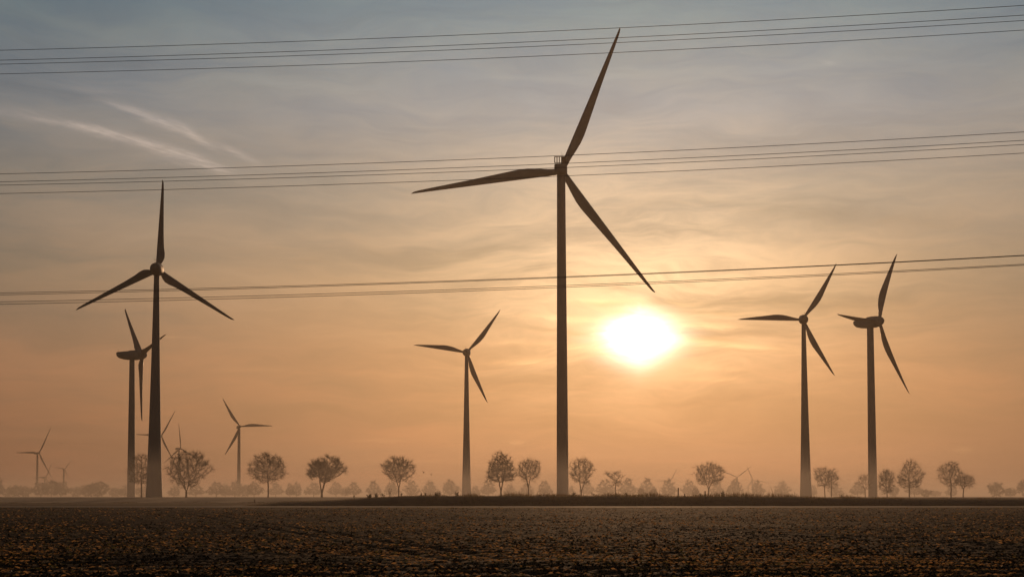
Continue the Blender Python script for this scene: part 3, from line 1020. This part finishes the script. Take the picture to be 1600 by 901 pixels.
W = 'trees of the low wood on the left'
FAR = [
    ('tall dark misty tree cut off by the left border', -2, 18, 742, 'B', 1500, W),
    ('small pale tree filling the gap next to the left border tree', 12, 20, 762, 'D', 1700, W),
    ('low rounded tree left of the hazy furthest-left turbine', 25, 24, 757, 'D', 1550, W),
    ('low rounded tree touching the left side of the block-shaped wood', 40, 24, 759, 'D', 1600, W),
    ('left tree of the flat-topped clump under the hazy furthest-left turbine', 64, 28, 754, 'E', 1500, W),
    ('middle tree of the flat-topped clump under the hazy furthest-left turbine', 80, 28, 751, 'E', 1520, W),
    ('right tree of the flat-topped clump below the small faint turbine', 95, 26, 753, 'E', 1500, W),
    ('pale low tree in the dip right of the flat-topped clump', 118, 26, 760, 'D', 1800, W),
    ('left half of the domed dark clump left of the sideways turbine', 138, 28, 757, 'D', 1550, W),
    ('highest domed dark tree left of the sideways turbine', 153, 38, 752, 'D', 1450, W),
    ('pale low tree between the domed clump and the sideways turbine', 180, 24, 761, 'D', 1800, W),
    ('pale tree directly left of the sideways turbine tower foot', 195, 22, 757, 'B', 1650, W),
    ('faint tree behind the foot of the slim bare tree', 222, 26, 760, 'D', 1700, W),
    ('faint tree right of the thickest tapered tower foot', 272, 22, 757, 'B', 1650, None),
    ('faint tree just right of the low forking bare tree trunk', 306, 30, 756, 'A', 1600, None),
    ('dark misty tree, left one of the pair left of the pale turbine tower', 338, 32, 752, 'A', 1450, None),
    ('paler smaller tree between the pair of misty trees left of the pale tower', 352, 22, 755, 'B', 1750, None),
    ('misty tree straight behind the pale turbine tower', 367, 34, 751, 'B', 1600, None),
    ('misty tree adjoining the right side of the pale turbine tower', 383, 22, 757, 'D', 1650, None),
    ('dark misty tree left of the round bare tree trunk', 397, 28, 751, 'C', 1400, None),
    ('pale misty tree directly right of the round bare tree trunk', 431, 28, 753, 'A', 1800, None),
    ('thin misty tree between the round bare tree and the broad double-trunk tree', 453, 16, 754, 'A', 1400, None),
    ('plump misty tree left of the broad double-trunk tree', 463, 22, 752, 'B', 1600, None),
    ('misty tree touching the left trunk of the broad double-trunk tree', 490, 32, 753, 'A', 1600, None),
    ('pale misty tree just right of the broad double-trunk tree', 525, 26, 752, 'A', 1750, None),
    ('low thin misty tree second right of the broad double-trunk tree', 539, 14, 760, 'C', 1700, None),
    ('pointed misty tree third right of the broad double-trunk tree', 552, 27, 752, 'A', 1450, None),
    ('misty tree above the leafy weeds on the bank', 584, 25, 750, 'A', 1550, None),
    ('misty tree partly behind the left side of the V-trunk tree', 612, 26, 751, 'C', 1650, None),
    ('misty tree just right of the V-trunk tree below the birds', 643, 26, 749, 'B', 1650, None),
    ('round misty tree second right of the V-trunk tree', 672, 27, 750, 'B', 1650, None),
    ('misty tree left of the slender tower with a shoulder on one side', 703, 28, 748, 'C', 1650, None),
    ('faint tree right of the slender tapered tower foot', 743, 17, 758, 'A', 1700, None),
    ('pale misty tree left of the tallest dense bare tree', 763, 26, 748, 'A', 1750, None),
    ('misty tree between the pair left of the tallest tower', 797, 20, 755, 'B', 1750, None),
    ('pale misty tree behind the trunk of the leaning bare tree', 823, 26, 754, 'A', 1750, None),
    ('clear pointed misty tree directly left of the tallest tower', 851, 24, 750, 'A', 1550, None),
    ('faint tree right against the tallest tower foot', 893, 14, 758, 'A', 1800, None),
    ('misty tree behind the right limb of the forked bare tree', 917, 24, 748, 'A', 1750, None),
    ('wide misty tree left of the ragged clumped tree', 946, 34, 748, 'A', 1600, None),
    ('steep misty tree right of the ragged clumped tree', 981, 32, 746, 'A', 1600, None),
    ('pointed misty tree midway between the ragged tree and the umbrella-crowned tree', 1011, 29, 746, 'A', 1600, None),
    ('small dark bush-like tree left before the midway pointed tree', 1002, 13, 762, 'D', 1150, None),
    ('small dark bush-like tree right before the midway pointed tree', 1022, 13, 763, 'D', 1150, None),
    ('misty tree with a faint turbine blade above it', 1045, 29, 747, 'B', 1600, None),
    ('misty tree second left of the umbrella-crowned tree', 1077, 27, 749, 'B', 1650, None),
    ('small dark oval tree close left of the umbrella-crowned tree', 1087, 13, 759, 'C', 1200, None),
    ('pale tree behind the trunk of the umbrella-crowned tree', 1120, 26, 752, 'A', 1800, None),
    ('misty pointed tree with two faint turbine blades above it', 1149, 27, 747, 'C', 1550, None),
    ('round-topped misty tree by the lower one of the faint turbine pair', 1184, 24, 750, 'B', 1550, None),
    ('round-topped misty tree left of the cone-shaped tower', 1222, 27, 751, 'B', 1550, None),
    ('faint tree at the right foot of the cone-shaped tower', 1271, 14, 757, 'A', 1750, None),
    ('pale misty tree behind the twin bare trees', 1305, 24, 755, 'B', 1750, None),
    ('misty tree left of the half hidden thin bare tree', 1340, 26, 752, 'A', 1550, None),
    ('pale tree behind the right side of the narrow bushy tree', 1396, 18, 758, 'D', 1600, None),
    ('misty tree behind the right side of the upswept bare tree', 1429, 30, 751, 'A', 1650, None),
    ('low dark shrubby tree right of the upswept bare tree', 1447, 18, 764, 'D', 1350, None),
    ('faint low tree in the gap before the end pair of bare trees', 1462, 18, 766, 'E', 1900, None),
    ('pale tree behind the trunk of the taller end-pair bare tree', 1487, 22, 756, 'B', 1700, None),
    ('dark domed tree standing apart right of the end pair', 1557, 27, 753, 'D', 1350, None),
    ('low pale tree between the apart domed tree and the right border', 1579, 22, 762, 'E', 1500, None),
    ('dark domed tree cut by the right border', 1603, 30, 748, 'D', 1350, None),
]
for lab, px, wd, tp, kd, D, grp in FAR:
    far_tree(lab, px, wd, tp, kd, D, grp or 'misty trees in the far row')


# ------------------------------------------------------------------ weeds, posts, birds
def weed(label, px, w, h, stems, seed, leafy=True, bushy=False):
    r = np.random.default_rng(seed)
    D = 380.0
    x0 = at(px, 772, D)[0]
    z0 = float(bank_z(x0, D)) - .05
    T = thing('weed', label, 'plant', (x0, D, z0), 'tall weeds on the bank')
    mb = MB()
    lv = []
    for s in range(stems):
        a = r.uniform(0, 6.28)
        rr = w * .5 * math.sqrt(r.random())
        b = np.array([rr * math.cos(a) * .5, rr * math.sin(a) * .4, 0])
        hh = h * r.uniform(.55, 1.0)
        t = np.array([rr * math.cos(a), rr * math.sin(a), hh])
        m = (b + t) / 2 + np.array([r.normal(0, .04), 0, hh * .06])
        mb.rod(b, m, .022, .016, 4)
        mb.rod(m, t, .016, .010, 4)
        for q in range(10 if bushy else 5):
            c = m + (t - m) * r.random() if not bushy else b + (t - b) * r.random()
            if r.random() < .5:
                e = c + np.array([r.normal(0, .14), r.normal(0, .14), r.uniform(.0, .2)])
                mb.rod(c, e, .009, .006, 3)
                c = e
            if leafy:
                lv.append(c)
        lv.append(t)
    mb.build('stem', M_TWIG, T)
    lv = np.array(lv)
    k = 2
    lv = np.repeat(lv, k, 0) + r.normal(0, .07, (len(lv) * k, 3))
    n = len(lv)
    s1 = r.normal(0, 1, (n, 3))
    s1 /= np.linalg.norm(s1, axis=1, keepdims=True)
    s2 = np.cross(s1, r.normal(0, 1, (n, 3)))
    s2 /= np.linalg.norm(s2, axis=1, keepdims=True)
    sz = r.uniform(.025, .06, (n, 1)) * (1.15 if bushy else 1)
    v = np.stack([lv - s1 * sz * 1.6, lv + s2 * sz, lv + s1 * sz * 1.6, lv - s2 * sz], 1).reshape(-1, 3)
    v[:, 2] = np.maximum(v[:, 2], .02)
    mesh_np('foliage', v, [np.arange(n * 4).reshape(-1, 4)], M_WEED, T, smooth=False)
    return T


weed('single upright weed with a dark spreading head, left end of the bank', 553.5, .5, 1.0, 3, 301)
weed('low rounded green bush, first plant left of the V-trunk tree', 577, 1.2, .85, 22, 302, bushy=True)
weed('dark leafy weed clump with bare stalks between the green bush and tall stalks', 588, 1.3, 1.15, 12, 303, bushy=True)
weed('loose leafy weed just right of the dark leafy clump', 596, .8, 1.0, 6, 304)
weed('small sprawling weed left of the tallest stalks', 600, .5, .75, 5, 305)
weed('tall thin weed stalks with seed heads before the V-trunk tree', 609, 1.2, 2.1, 6, 306)
weed('short weed tuft at the foot of the V-trunk tree', 627, .7, .8, 6, 307)
weed('small pointed weed right of the V-trunk tree below the birds', 658.5, .45, .85, 5, 308, bushy=True)
weed('small pointed weed second right of the V-trunk tree', 664.5, .4, .75, 5, 309, bushy=True)
weed('wide low weed clump midway between V-trunk tree and slender tower', 684, 1.6, 1.0, 16, 310, bushy=True)
weed('ragged weed clump left of the slender tapered tower', 713, 1.3, .95, 10, 311, bushy=True)
weed('leafy weed at the right foot of the tallest tower', 897, .8, .8, 7, 312)
weed('sideways leaning weed under the forked bare tree', 925, 1.0, .85, 6, 313)
weed('dark weed below the steep misty tree', 978, .5, .85, 5, 314, bushy=True)
weed('bent weed close right of the shorter wooden post', 1093, .6, .8, 5, 315)
weed('dark pointed weed clump right of the umbrella-crowned tree', 1129, .8, 1.25, 10, 316, bushy=True)
weed('upright dry stalks left of the cone-shaped tower', 1240, .9, 1.3, 5, 317, leafy=False)
weed('thin weed stalks right of the twin bare trees', 1316, .9, 1.0, 6, 318)


def post(label, px, D, top_py, r0, zb, tilt=0.0):
    p = at(px, top_py, D)
    mb = MB()
    h = p[2] - zb
    k = 10
    an = np.arange(k) * 2 * math.pi / k
    rg = lambda z, r: [(r * math.cos(a) + tilt * z, r * math.sin(a), z) for a in an]
    mb.loft([rg(0, r0 * 1.05), rg(h * .5, r0), rg(h - .06, r0 * .97), rg(h - .02, r0 * .8), rg(h, r0 * .3)])
    ob = mb.build('fence_post', M_WOOD)
    sharp(ob, 40)
    ob.location = (p[0], D, zb)
    return tag(ob, label, 'post', 'wooden posts on the bank')


for lab, px, tp, rr in (('taller wooden post standing right of the blade-topped misty tree', 1059.5, 761.5, .14), ('shorter wooden post touching the umbrella-crowned tree', 1101.5, 766.5, .13),
                        ('low post stump between the two taller wooden posts', 1069.5, 770.5, .10)):
    xx = at(px, 772, 376)[0]
    post(lab, px, 376, tp, rr, float(bank_z(xx, 376.0)) - .1, .02)
post('short dark stake at the ditch below the pale turbine', 398, 528, 779.5, .22, -.05)


def bird(label, px, py, D, span, up, bank_, head):
    T = thing('bird', label, 'bird', at(px, py, D), 'birds flying low over the field')
    mb = MB()
    L = span * .48
    st = [(-.5, .01, .01), (-.42, .05, .02), (-.25, .055, .05), (0, .10, .10), (.2, .095, .095), (.34, .06, .06), (.42, .055, .055), (.48, .03, .03), (.56, .006, .006)]
    lathe_along(mb, np.zeros(3), np.array([1.0, 0, 0]), np.array([0, 1.0, 0]), np.array([0, 0, 1.0]), [(a * L, b * L * 1.3, c * L * 1.3, 0) for a, b, c in st], 10)
    mb.build('body', M_BIRD, T)
    for sgn in (1, -1):
        w = MB()
        rings = []
        for s, c, off in ((0, .30, .05), (.35, .30, .09), (.7, .24, .0), (1.0, .07, -.12)):
            y = sgn * span * .5 * s * math.cos(up)
            z = span * .5 * s * math.sin(up) * (1 - .25 * s) + .05 * L
            cc = c * L * 1.25
            rings.append([(off * L + cc * .5, y, z), (off * L, y, z + .018), (off * L - cc * .5, y, z), (off * L, y, z - .012)])
        w.loft(rings)
        w.build('wing', M_BIRD, T)
    T.rotation_euler = (bank_, 0, head)
    return T


bird('black bird with raised wings, upper left of the flying pair', 661.5, 738, 330, 1.0, .9, .3, 1.1)
bird('black bird with raised wings, lower right of the flying pair', 674, 741.5, 330, .95, 1.0, -.2, 1.3)
bird('black bird gliding under the right side of the V-trunk crown', 643, 745.8, 330, .90, .15, .15, 1.4)
bird('tiny black bird lowest of all, right of the V trunk', 638, 762.8, 340, .60, .3, .1, .8)

# ------------------------------------------------------------------ haze and ground mist
def fog_box(name, lo, hi, dens, color, aniso, label):
    mb = MB()
    lo, hi = np.array(lo, float), np.array(hi, float)
    mb.box((lo + hi) / 2, hi - lo)
    m = bpy.data.materials.new(name + '_air')
    m.use_nodes = True
    nt = m.node_tree
    nt.nodes.clear()
    out = nt.nodes.new('ShaderNodeOutputMaterial')
    pv = nt.nodes.new('ShaderNodeVolumePrincipled')
    pv.inputs['Color'].default_value = (*color, 1)
    pv.inputs['Density'].default_value = dens
    pv.inputs['Density Attribute'].default_value = ''
    pv.inputs['Temperature Attribute'].default_value = ''
    pv.inputs['Anisotropy'].default_value = aniso
    nt.links.new(pv.outputs[0], out.inputs['Volume'])
    ob = mb.build(name, m, smooth=False)
    ob['kind'] = 'stuff'
    ob['label'] = label
    return ob


fog_box('haze', (-9000, -1600, -1.5), (9000, 9000, 245), .00014, (.27, .235, .205), .70, 'thin warm morning haze over the whole plain')
fog_box('ground_mist', (-8700, 334, -.8), (8700, 8700, 13), .00064, (.76, .69, .63), .45, 'low ground mist lying behind the field')

# ------------------------------------------------------------------ world
w = bpy.data.worlds.new('World')
scene.world = w
w.use_nodes = True
nt = w.node_tree
nt.nodes.clear()
LK = nt.links.new


def N_(t, **kw):
    n = nt.nodes.new(t)
    for k, v in kw.items():
        setattr(n, k, v)
    return n


def setin(sock, v):
    if isinstance(v, bpy.types.NodeSocket):
        LK(v, sock)
    else:
        sock.default_value = v


def M(op, a, b=0.0, c=None, clamp=False):
    n = N_('ShaderNodeMath', operation=op, use_clamp=clamp)
    setin(n.inputs[0], a)
    setin(n.inputs[1], b)
    if c is not None:
        setin(n.inputs[2], c)
    return n.outputs[0]


def V(op, a, b):
    n = N_('ShaderNodeVectorMath', operation=op)
    setin(n.inputs[0], a)
    if op == 'SCALE':
        setin(n.inputs['Scale'], b)
    else:
        setin(n.inputs[1], b)
    return n


def comb(x, y, z):
    n = N_('ShaderNodeCombineXYZ')
    for i, q in enumerate((x, y, z)):
        setin(n.inputs[i], q)
    return n.outputs[0]


def noise(vec, scale, detail=5, rough=.55):
    n = N_('ShaderNodeTexNoise')
    setin(n.inputs['Vector'], vec)
    n.inputs['Scale'].default_value = scale
    n.inputs['Detail'].default_value = detail
    n.inputs['Roughness'].default_value = rough
    return n.outputs['Fac']


def gauss(x, wdt):       # exp(-(x/w)^2)
    q = M('DIVIDE', x, wdt)
    return M('EXPONENT', M('MULTIPLY', M('MULTIPLY', q, q), -1.0))


def smooth(x, a, b):
    n = N_('ShaderNodeMapRange', interpolation_type='SMOOTHSTEP')
    setin(n.inputs[0], x)
    n.inputs[1].default_value = a
    n.inputs[2].default_value = b
    return n.outputs[0]


tc = N_('ShaderNodeTexCoord')
dirv = V('NORMALIZE', tc.outputs['Generated'], (0, 0, 0)).outputs[0]
sep = N_('ShaderNodeSeparateXYZ')
LK(dirv, sep.inputs[0])
az = M('MULTIPLY', M('ARCTAN2', sep.outputs[0], sep.outputs[1]), 57.29578)
el = M('MULTIPLY', M('ARCSINE', sep.outputs[2]), 57.29578)
dt = V('DOT_PRODUCT', dirv, tuple(sd)).outputs['Value']
theta = M('MULTIPLY', M('ARCCOSINE', M('MINIMUM', dt, .999999)), 57.29578)
du = M('SUBTRACT', az, SUN_AZ)
dv = M('SUBTRACT', el, SUN_EL)

# cloud textures in (azimuth, elevation)
warp = noise(comb(M('MULTIPLY', az, .12), M('MULTIPLY', el, .35), 3.0), 1.0, 3)
elw = M('ADD', el, M('MULTIPLY', M('SUBTRACT', warp, .5), 3.0))
c_big = noise(comb(M('MULTIPLY', az, .07), M('MULTIPLY', elw, .30), 1.0), 1.0, 6, .55)
c_str = noise(comb(M('MULTIPLY', az, .16), M('MULTIPLY', elw, 1.05), 7.3), 1.0, 7, .6)
c_fine = noise(comb(M('MULTIPLY', az, .5), M('MULTIPLY', elw, 3.0), 2.3), 1.0, 6, .65)

# base colour of the thin cloud veil by elevation
ramp = N_('ShaderNodeValToRGB')
cr = ramp.color_ramp
ELMAX = 90.0
stops = [(-2, (182, 115, 90)), (0.6, (182, 116, 92)), (2.6, (174, 121, 95)), (5.0, (167, 128, 106)), (7.5, (165, 144, 126)), (10.5, (168, 162, 155)), (13.2, (157, 170, 181)),
         (16.8, (118, 158, 178)), (26, (84, 102, 116)), (45, (60, 68, 80)), (88, (42, 48, 58))]
lo, hi = -2.0, 90.0
while len(cr.elements) > 1:
    cr.elements.remove(cr.elements[-1])
for i, (e, c) in enumerate(stops):
    p = (e - lo) / (hi - lo)
    q = cr.elements[0] if i == 0 else cr.elements.new(p)
    q.position = p
    q.color = (*lin(*c), 1)
LK(M('DIVIDE', M('SUBTRACT', M('ADD', el, M('MULTIPLY', M('SUBTRACT', c_big, .5), 2.0)), lo), hi - lo, clamp=True), ramp.inputs[0])

# brightness: darker away from the sun, streaks of altostratus
c_az = M('ADD', .36, M('MULTIPLY', smooth(el, 0.0, 14.0), .64))
dua = M('MULTIPLY', du, c_az)
theta_e = M('SQRT', M('ADD', M('MULTIPLY', dua, dua), M('MULTIPLY', dv, dv)))
fall = M('ADD', M('MULTIPLY', M('EXPONENT', M('MULTIPLY', theta_e, -1 / 24.0)), .94), .08)
mod = M('ADD', 1.0, M('ADD', M('MULTIPLY', M('SUBTRACT', c_big, .5), .55), M('MULTIPLY', M('SUBTRACT', c_str, .5), .70)))
cov = smooth(M('ADD', M('MULTIPLY', c_big, .55), M('ADD', M('MULTIPLY', c_str, .35), M('MULTIPLY', c_fine, .10))), .38, .62)
tint = N_('ShaderNodeMix', data_type='RGBA')
LK(cov, tint.inputs[0])
tint.inputs[6].default_value = (.84, .99, 1.10, 1)      # blue-grey gaps
tint.inputs[7].default_value = (1.12, 1.03, .95, 1)     # thin cloud catching the light
veil = V('MULTIPLY', ramp.outputs[0], tint.outputs[2]).outputs[0]
veil = V('SCALE', veil, M('MULTIPLY', fall, mod)).outputs[0]

# glow round the sun, broken up by cloud bands
band = M('ADD', M('MULTIPLY', c_str, .8), M('MULTIPLY', c_fine, .4))
bandc = smooth(band, .38, .82)
edge_n = M('ADD', M('MULTIPLY', M('SUBTRACT', c_fine, .5), .9), M('MULTIPLY', M('SUBTRACT', c_str, .5), 1.1))
adu = M('ABSOLUTE', M('DIVIDE', du, 1.42))
adv = M('ABSOLUTE', M('MULTIPLY', dv, M('ADD', .98, M('MULTIPLY', smooth(dv, -.2, .5), .10))))
pw = 1.45
r_in = M('POWER', M('ADD', M('POWER', adu, pw), M('POWER', adv, pw)), 1 / pw)
r_in = M('ADD', r_in, M('MULTIPLY', edge_n, 1.3))
r4 = M('DIVIDE', M('MAXIMUM', r_in, 0.0), .85)
core = M('MULTIPLY', M('EXPONENT', M('MULTIPLY', M('POWER', r4, 2.2), -1.0)), M('ADD', .9, M('MULTIPLY', bandc, 6.0)))
g1 = M('MULTIPLY', M('EXPONENT', M('MULTIPLY', M('MAXIMUM', r_in, 0), -1 / 1.35)), M('ADD', .35, M('MULTIPLY', bandc, 1.45)))
# the wide glow leans upward and spreads more sideways
dvu = M('SUBTRACT', dv, 1.6)
r_w = M('SQRT', M('ADD', M('MULTIPLY', M('DIVIDE', du, 1.7), M('DIVIDE', du, 1.7)), M('MULTIPLY', dvu, dvu)))
g2 = M('MULTIPLY', gauss(r_w, 3.6), M('ADD', .25, M('MULTIPLY', bandc, 1.25)))


def colscale(c, f):
    return V('SCALE', comb(*c), f).outputs[0]


def add(a, b):
    return V('ADD', a, b).outputs[0]


sky = add(veil, colscale((1.0, .90, .74), core))
sky = add(sky, colscale((.95, .65, .33), M('MULTIPLY', g1, .66)))
sky = add(sky, colscale((.50, .33, .18), M('MULTIPLY', g2, .95)))


def streak(cx, cy, ln, wd, ang, strength, col, nz=None, soft=.42):
    """a wisp of cirrus or an old condensation trail, centred on a sky direction"""
    a0, e0 = azel(cx, cy)
    k = 57.29578 / F
    ca, sa = math.cos(math.radians(ang)), math.sin(math.radians(ang))
    x = M('SUBTRACT', az, a0)
    y = M('SUBTRACT', el, e0)
    s = M('ADD', M('MULTIPLY', x, ca), M('MULTIPLY', y, -sa))
    t = M('ADD', M('MULTIPLY', x, sa), M('MULTIPLY', y, ca))
    t = M('ADD', t, M('MULTIPLY', M('SUBTRACT', c_fine, .5), wd * k * 1.8))
    t = M('ADD', t, M('MULTIPLY', M('SUBTRACT', c_str, .5), wd * k * 2.0))
    m = M('MULTIPLY', gauss(s, ln * k), gauss(t, wd * k))
    m = M('MULTIPLY', m, M('ADD', soft, M('MULTIPLY', smooth(nz if nz is not None else c_fine, .35, .7), 1 - soft)))
    return colscale(col, M('MULTIPLY', m, strength))


wisp_n = noise(comb(M('ADD', M('MULTIPLY', az, .8), M('MULTIPLY', el, -1.2)), M('ADD', M('MULTIPLY', el, 8.5), M('MULTIPLY', az, 2.2)), 11.0), 1.0, 7, .7)
warm = (.62, .45, .36)
for args in [(60, 186, 70, 5, 6, .20), (160, 203, 55, 5.5, 9, .34), (205, 218, 75, 6, 10, .28), (285, 243, 60, 7, 14, .40), (330, 262, 40, 5, 18, .22), (300, 258, 60, 7, 8, .14), (195, 170, 40, 4.5, 16, .22),
             (245, 188, 45, 6, 20, .34), (305, 212, 34, 5.5, 30, .38), (372, 240, 30, 5, 24, .32), (150, 143, 60, 5, 2, .08), (40, 172, 60, 6, 2, .09), (1295, 97, 10, 3, 10, .12), (1060, 62, 16, 4, -10, .08)]:
    sky = add(sky, streak(*args, warm, wisp_n))
gold = (1.0, .56, .22)
for args in [(806, 691, 14, 4, 0, .34), (1112, 592, 46, 4, 0, .42), (815, 566, 50, 6, -4, .45), (1505, 703, 14, 4, 0, .22), (600, 687, 38, 3, -1, .16), (640, 720, 100, 4, 0, .10), (1150, 540, 90, 6, 5, .55),
             (1080, 507, 80, 8, 3, .55), (905, 498, 80, 5, 4, .60), (870, 540, 90, 6, 3, .50), (1120, 575, 60, 5, 4, .25), (930, 468, 70, 4, 2, .4), (400, 576, 60, 4, 0, .06), (270, 526, 30, 2, 0, .08), (940, 712, 40, 5, 0, .10), (60, 680, 150, 6, 1, .05)]:
    sky = add(sky, streak(*args, gold))
dusk = (-.28, -.20, -.14)
for args in [(1000, 472, 90, 6, 1, 1.2), (895, 520, 50, 5, 6, 1.0), (1110, 490, 60, 5, 3, .8), (1100, 528, 50, 4, 4, .7), (1260, 480, 160, 16, 2, .35), (1230, 330, 220, 14, 6, .30), (640, 400, 160, 12, 0, .16), (1130, 318, 60, 5, 0, .1)]:
    sky = add(sky, streak(*args, dusk))

# clear sky above the veil
nish = N_('ShaderNodeTexSky', sky_type='NISHITA')
nish.sun_disc = False
nish.sun_elevation = math.radians(SUN_EL)
nish.sun_rotation = math.radians(SUN_AZ)
nish.air_density = 1.2
nish.dust_density = 3.0
nish.ozone_density = 1.0
bgs = .1
mx = N_('ShaderNodeMix', data_type='RGBA')
mx.inputs[0].default_value = .93
LK(nish.outputs[0], mx.inputs[6])
sk10 = V('SCALE', V('MAXIMUM', sky, (.004, .004, .005)).outputs[0], 1 / bgs).outputs[0]
LK(sk10, mx.inputs[7])
bg = N_('ShaderNodeBackground')
bg.inputs['Strength'].default_value = bgs
LK(mx.outputs[2], bg.inputs['Color'])
wo = N_('ShaderNodeOutputWorld')
LK(bg.outputs[0], wo.inputs['Surface'])

# ------------------------------------------------------------------ sun lamp
sl = bpy.data.lights.new('sun', 'SUN')
sl.energy = 2.0
sl.angle = math.radians(5.0)      # sun seen through thin cloud: no crisp shadows
sl.color = (1.0, .57, .29)
so = link(bpy.data.objects.new('sun', sl))
from mathutils import Vector
so.rotation_euler = Vector((-sd[0], -sd[1], -sd[2])).to_track_quat('-Z', 'Y').to_euler()
so.location = (0, 0, 300)

# ------------------------------------------------------------------ camera
cam = bpy.data.cameras.new('camera')
cam.sensor_width = 36
cam.lens = 36 * F / 1600
cam.shift_y = (CY - 450.5) / 1600
cam.clip_start = .1
cam.clip_end = 40000
co = link(bpy.data.objects.new('camera', cam))
co.location = (0, 0, EYE)
co.rotation_euler = (math.radians(90) + TILT, 0, 0)
scene.camera = co

# ------------------------------------------------------------------ render settings
scene.render.engine = 'CYCLES'
cy = scene.cycles
cy.use_denoising = True
cy.max_bounces = 6
cy.diffuse_bounces = 2
cy.glossy_bounces = 2
cy.transmission_bounces = 3
cy.volume_bounces = 1
cy.transparent_max_bounces = 4
cy.sample_clamp_indirect = 4
vs = scene.view_settings
vs.view_transform = 'Standard'
vs.look = 'None'
vs.exposure = 0
vs.gamma = 1
vs.use_curve_mapping = False
scene.display_settings.display_device = 'sRGB'
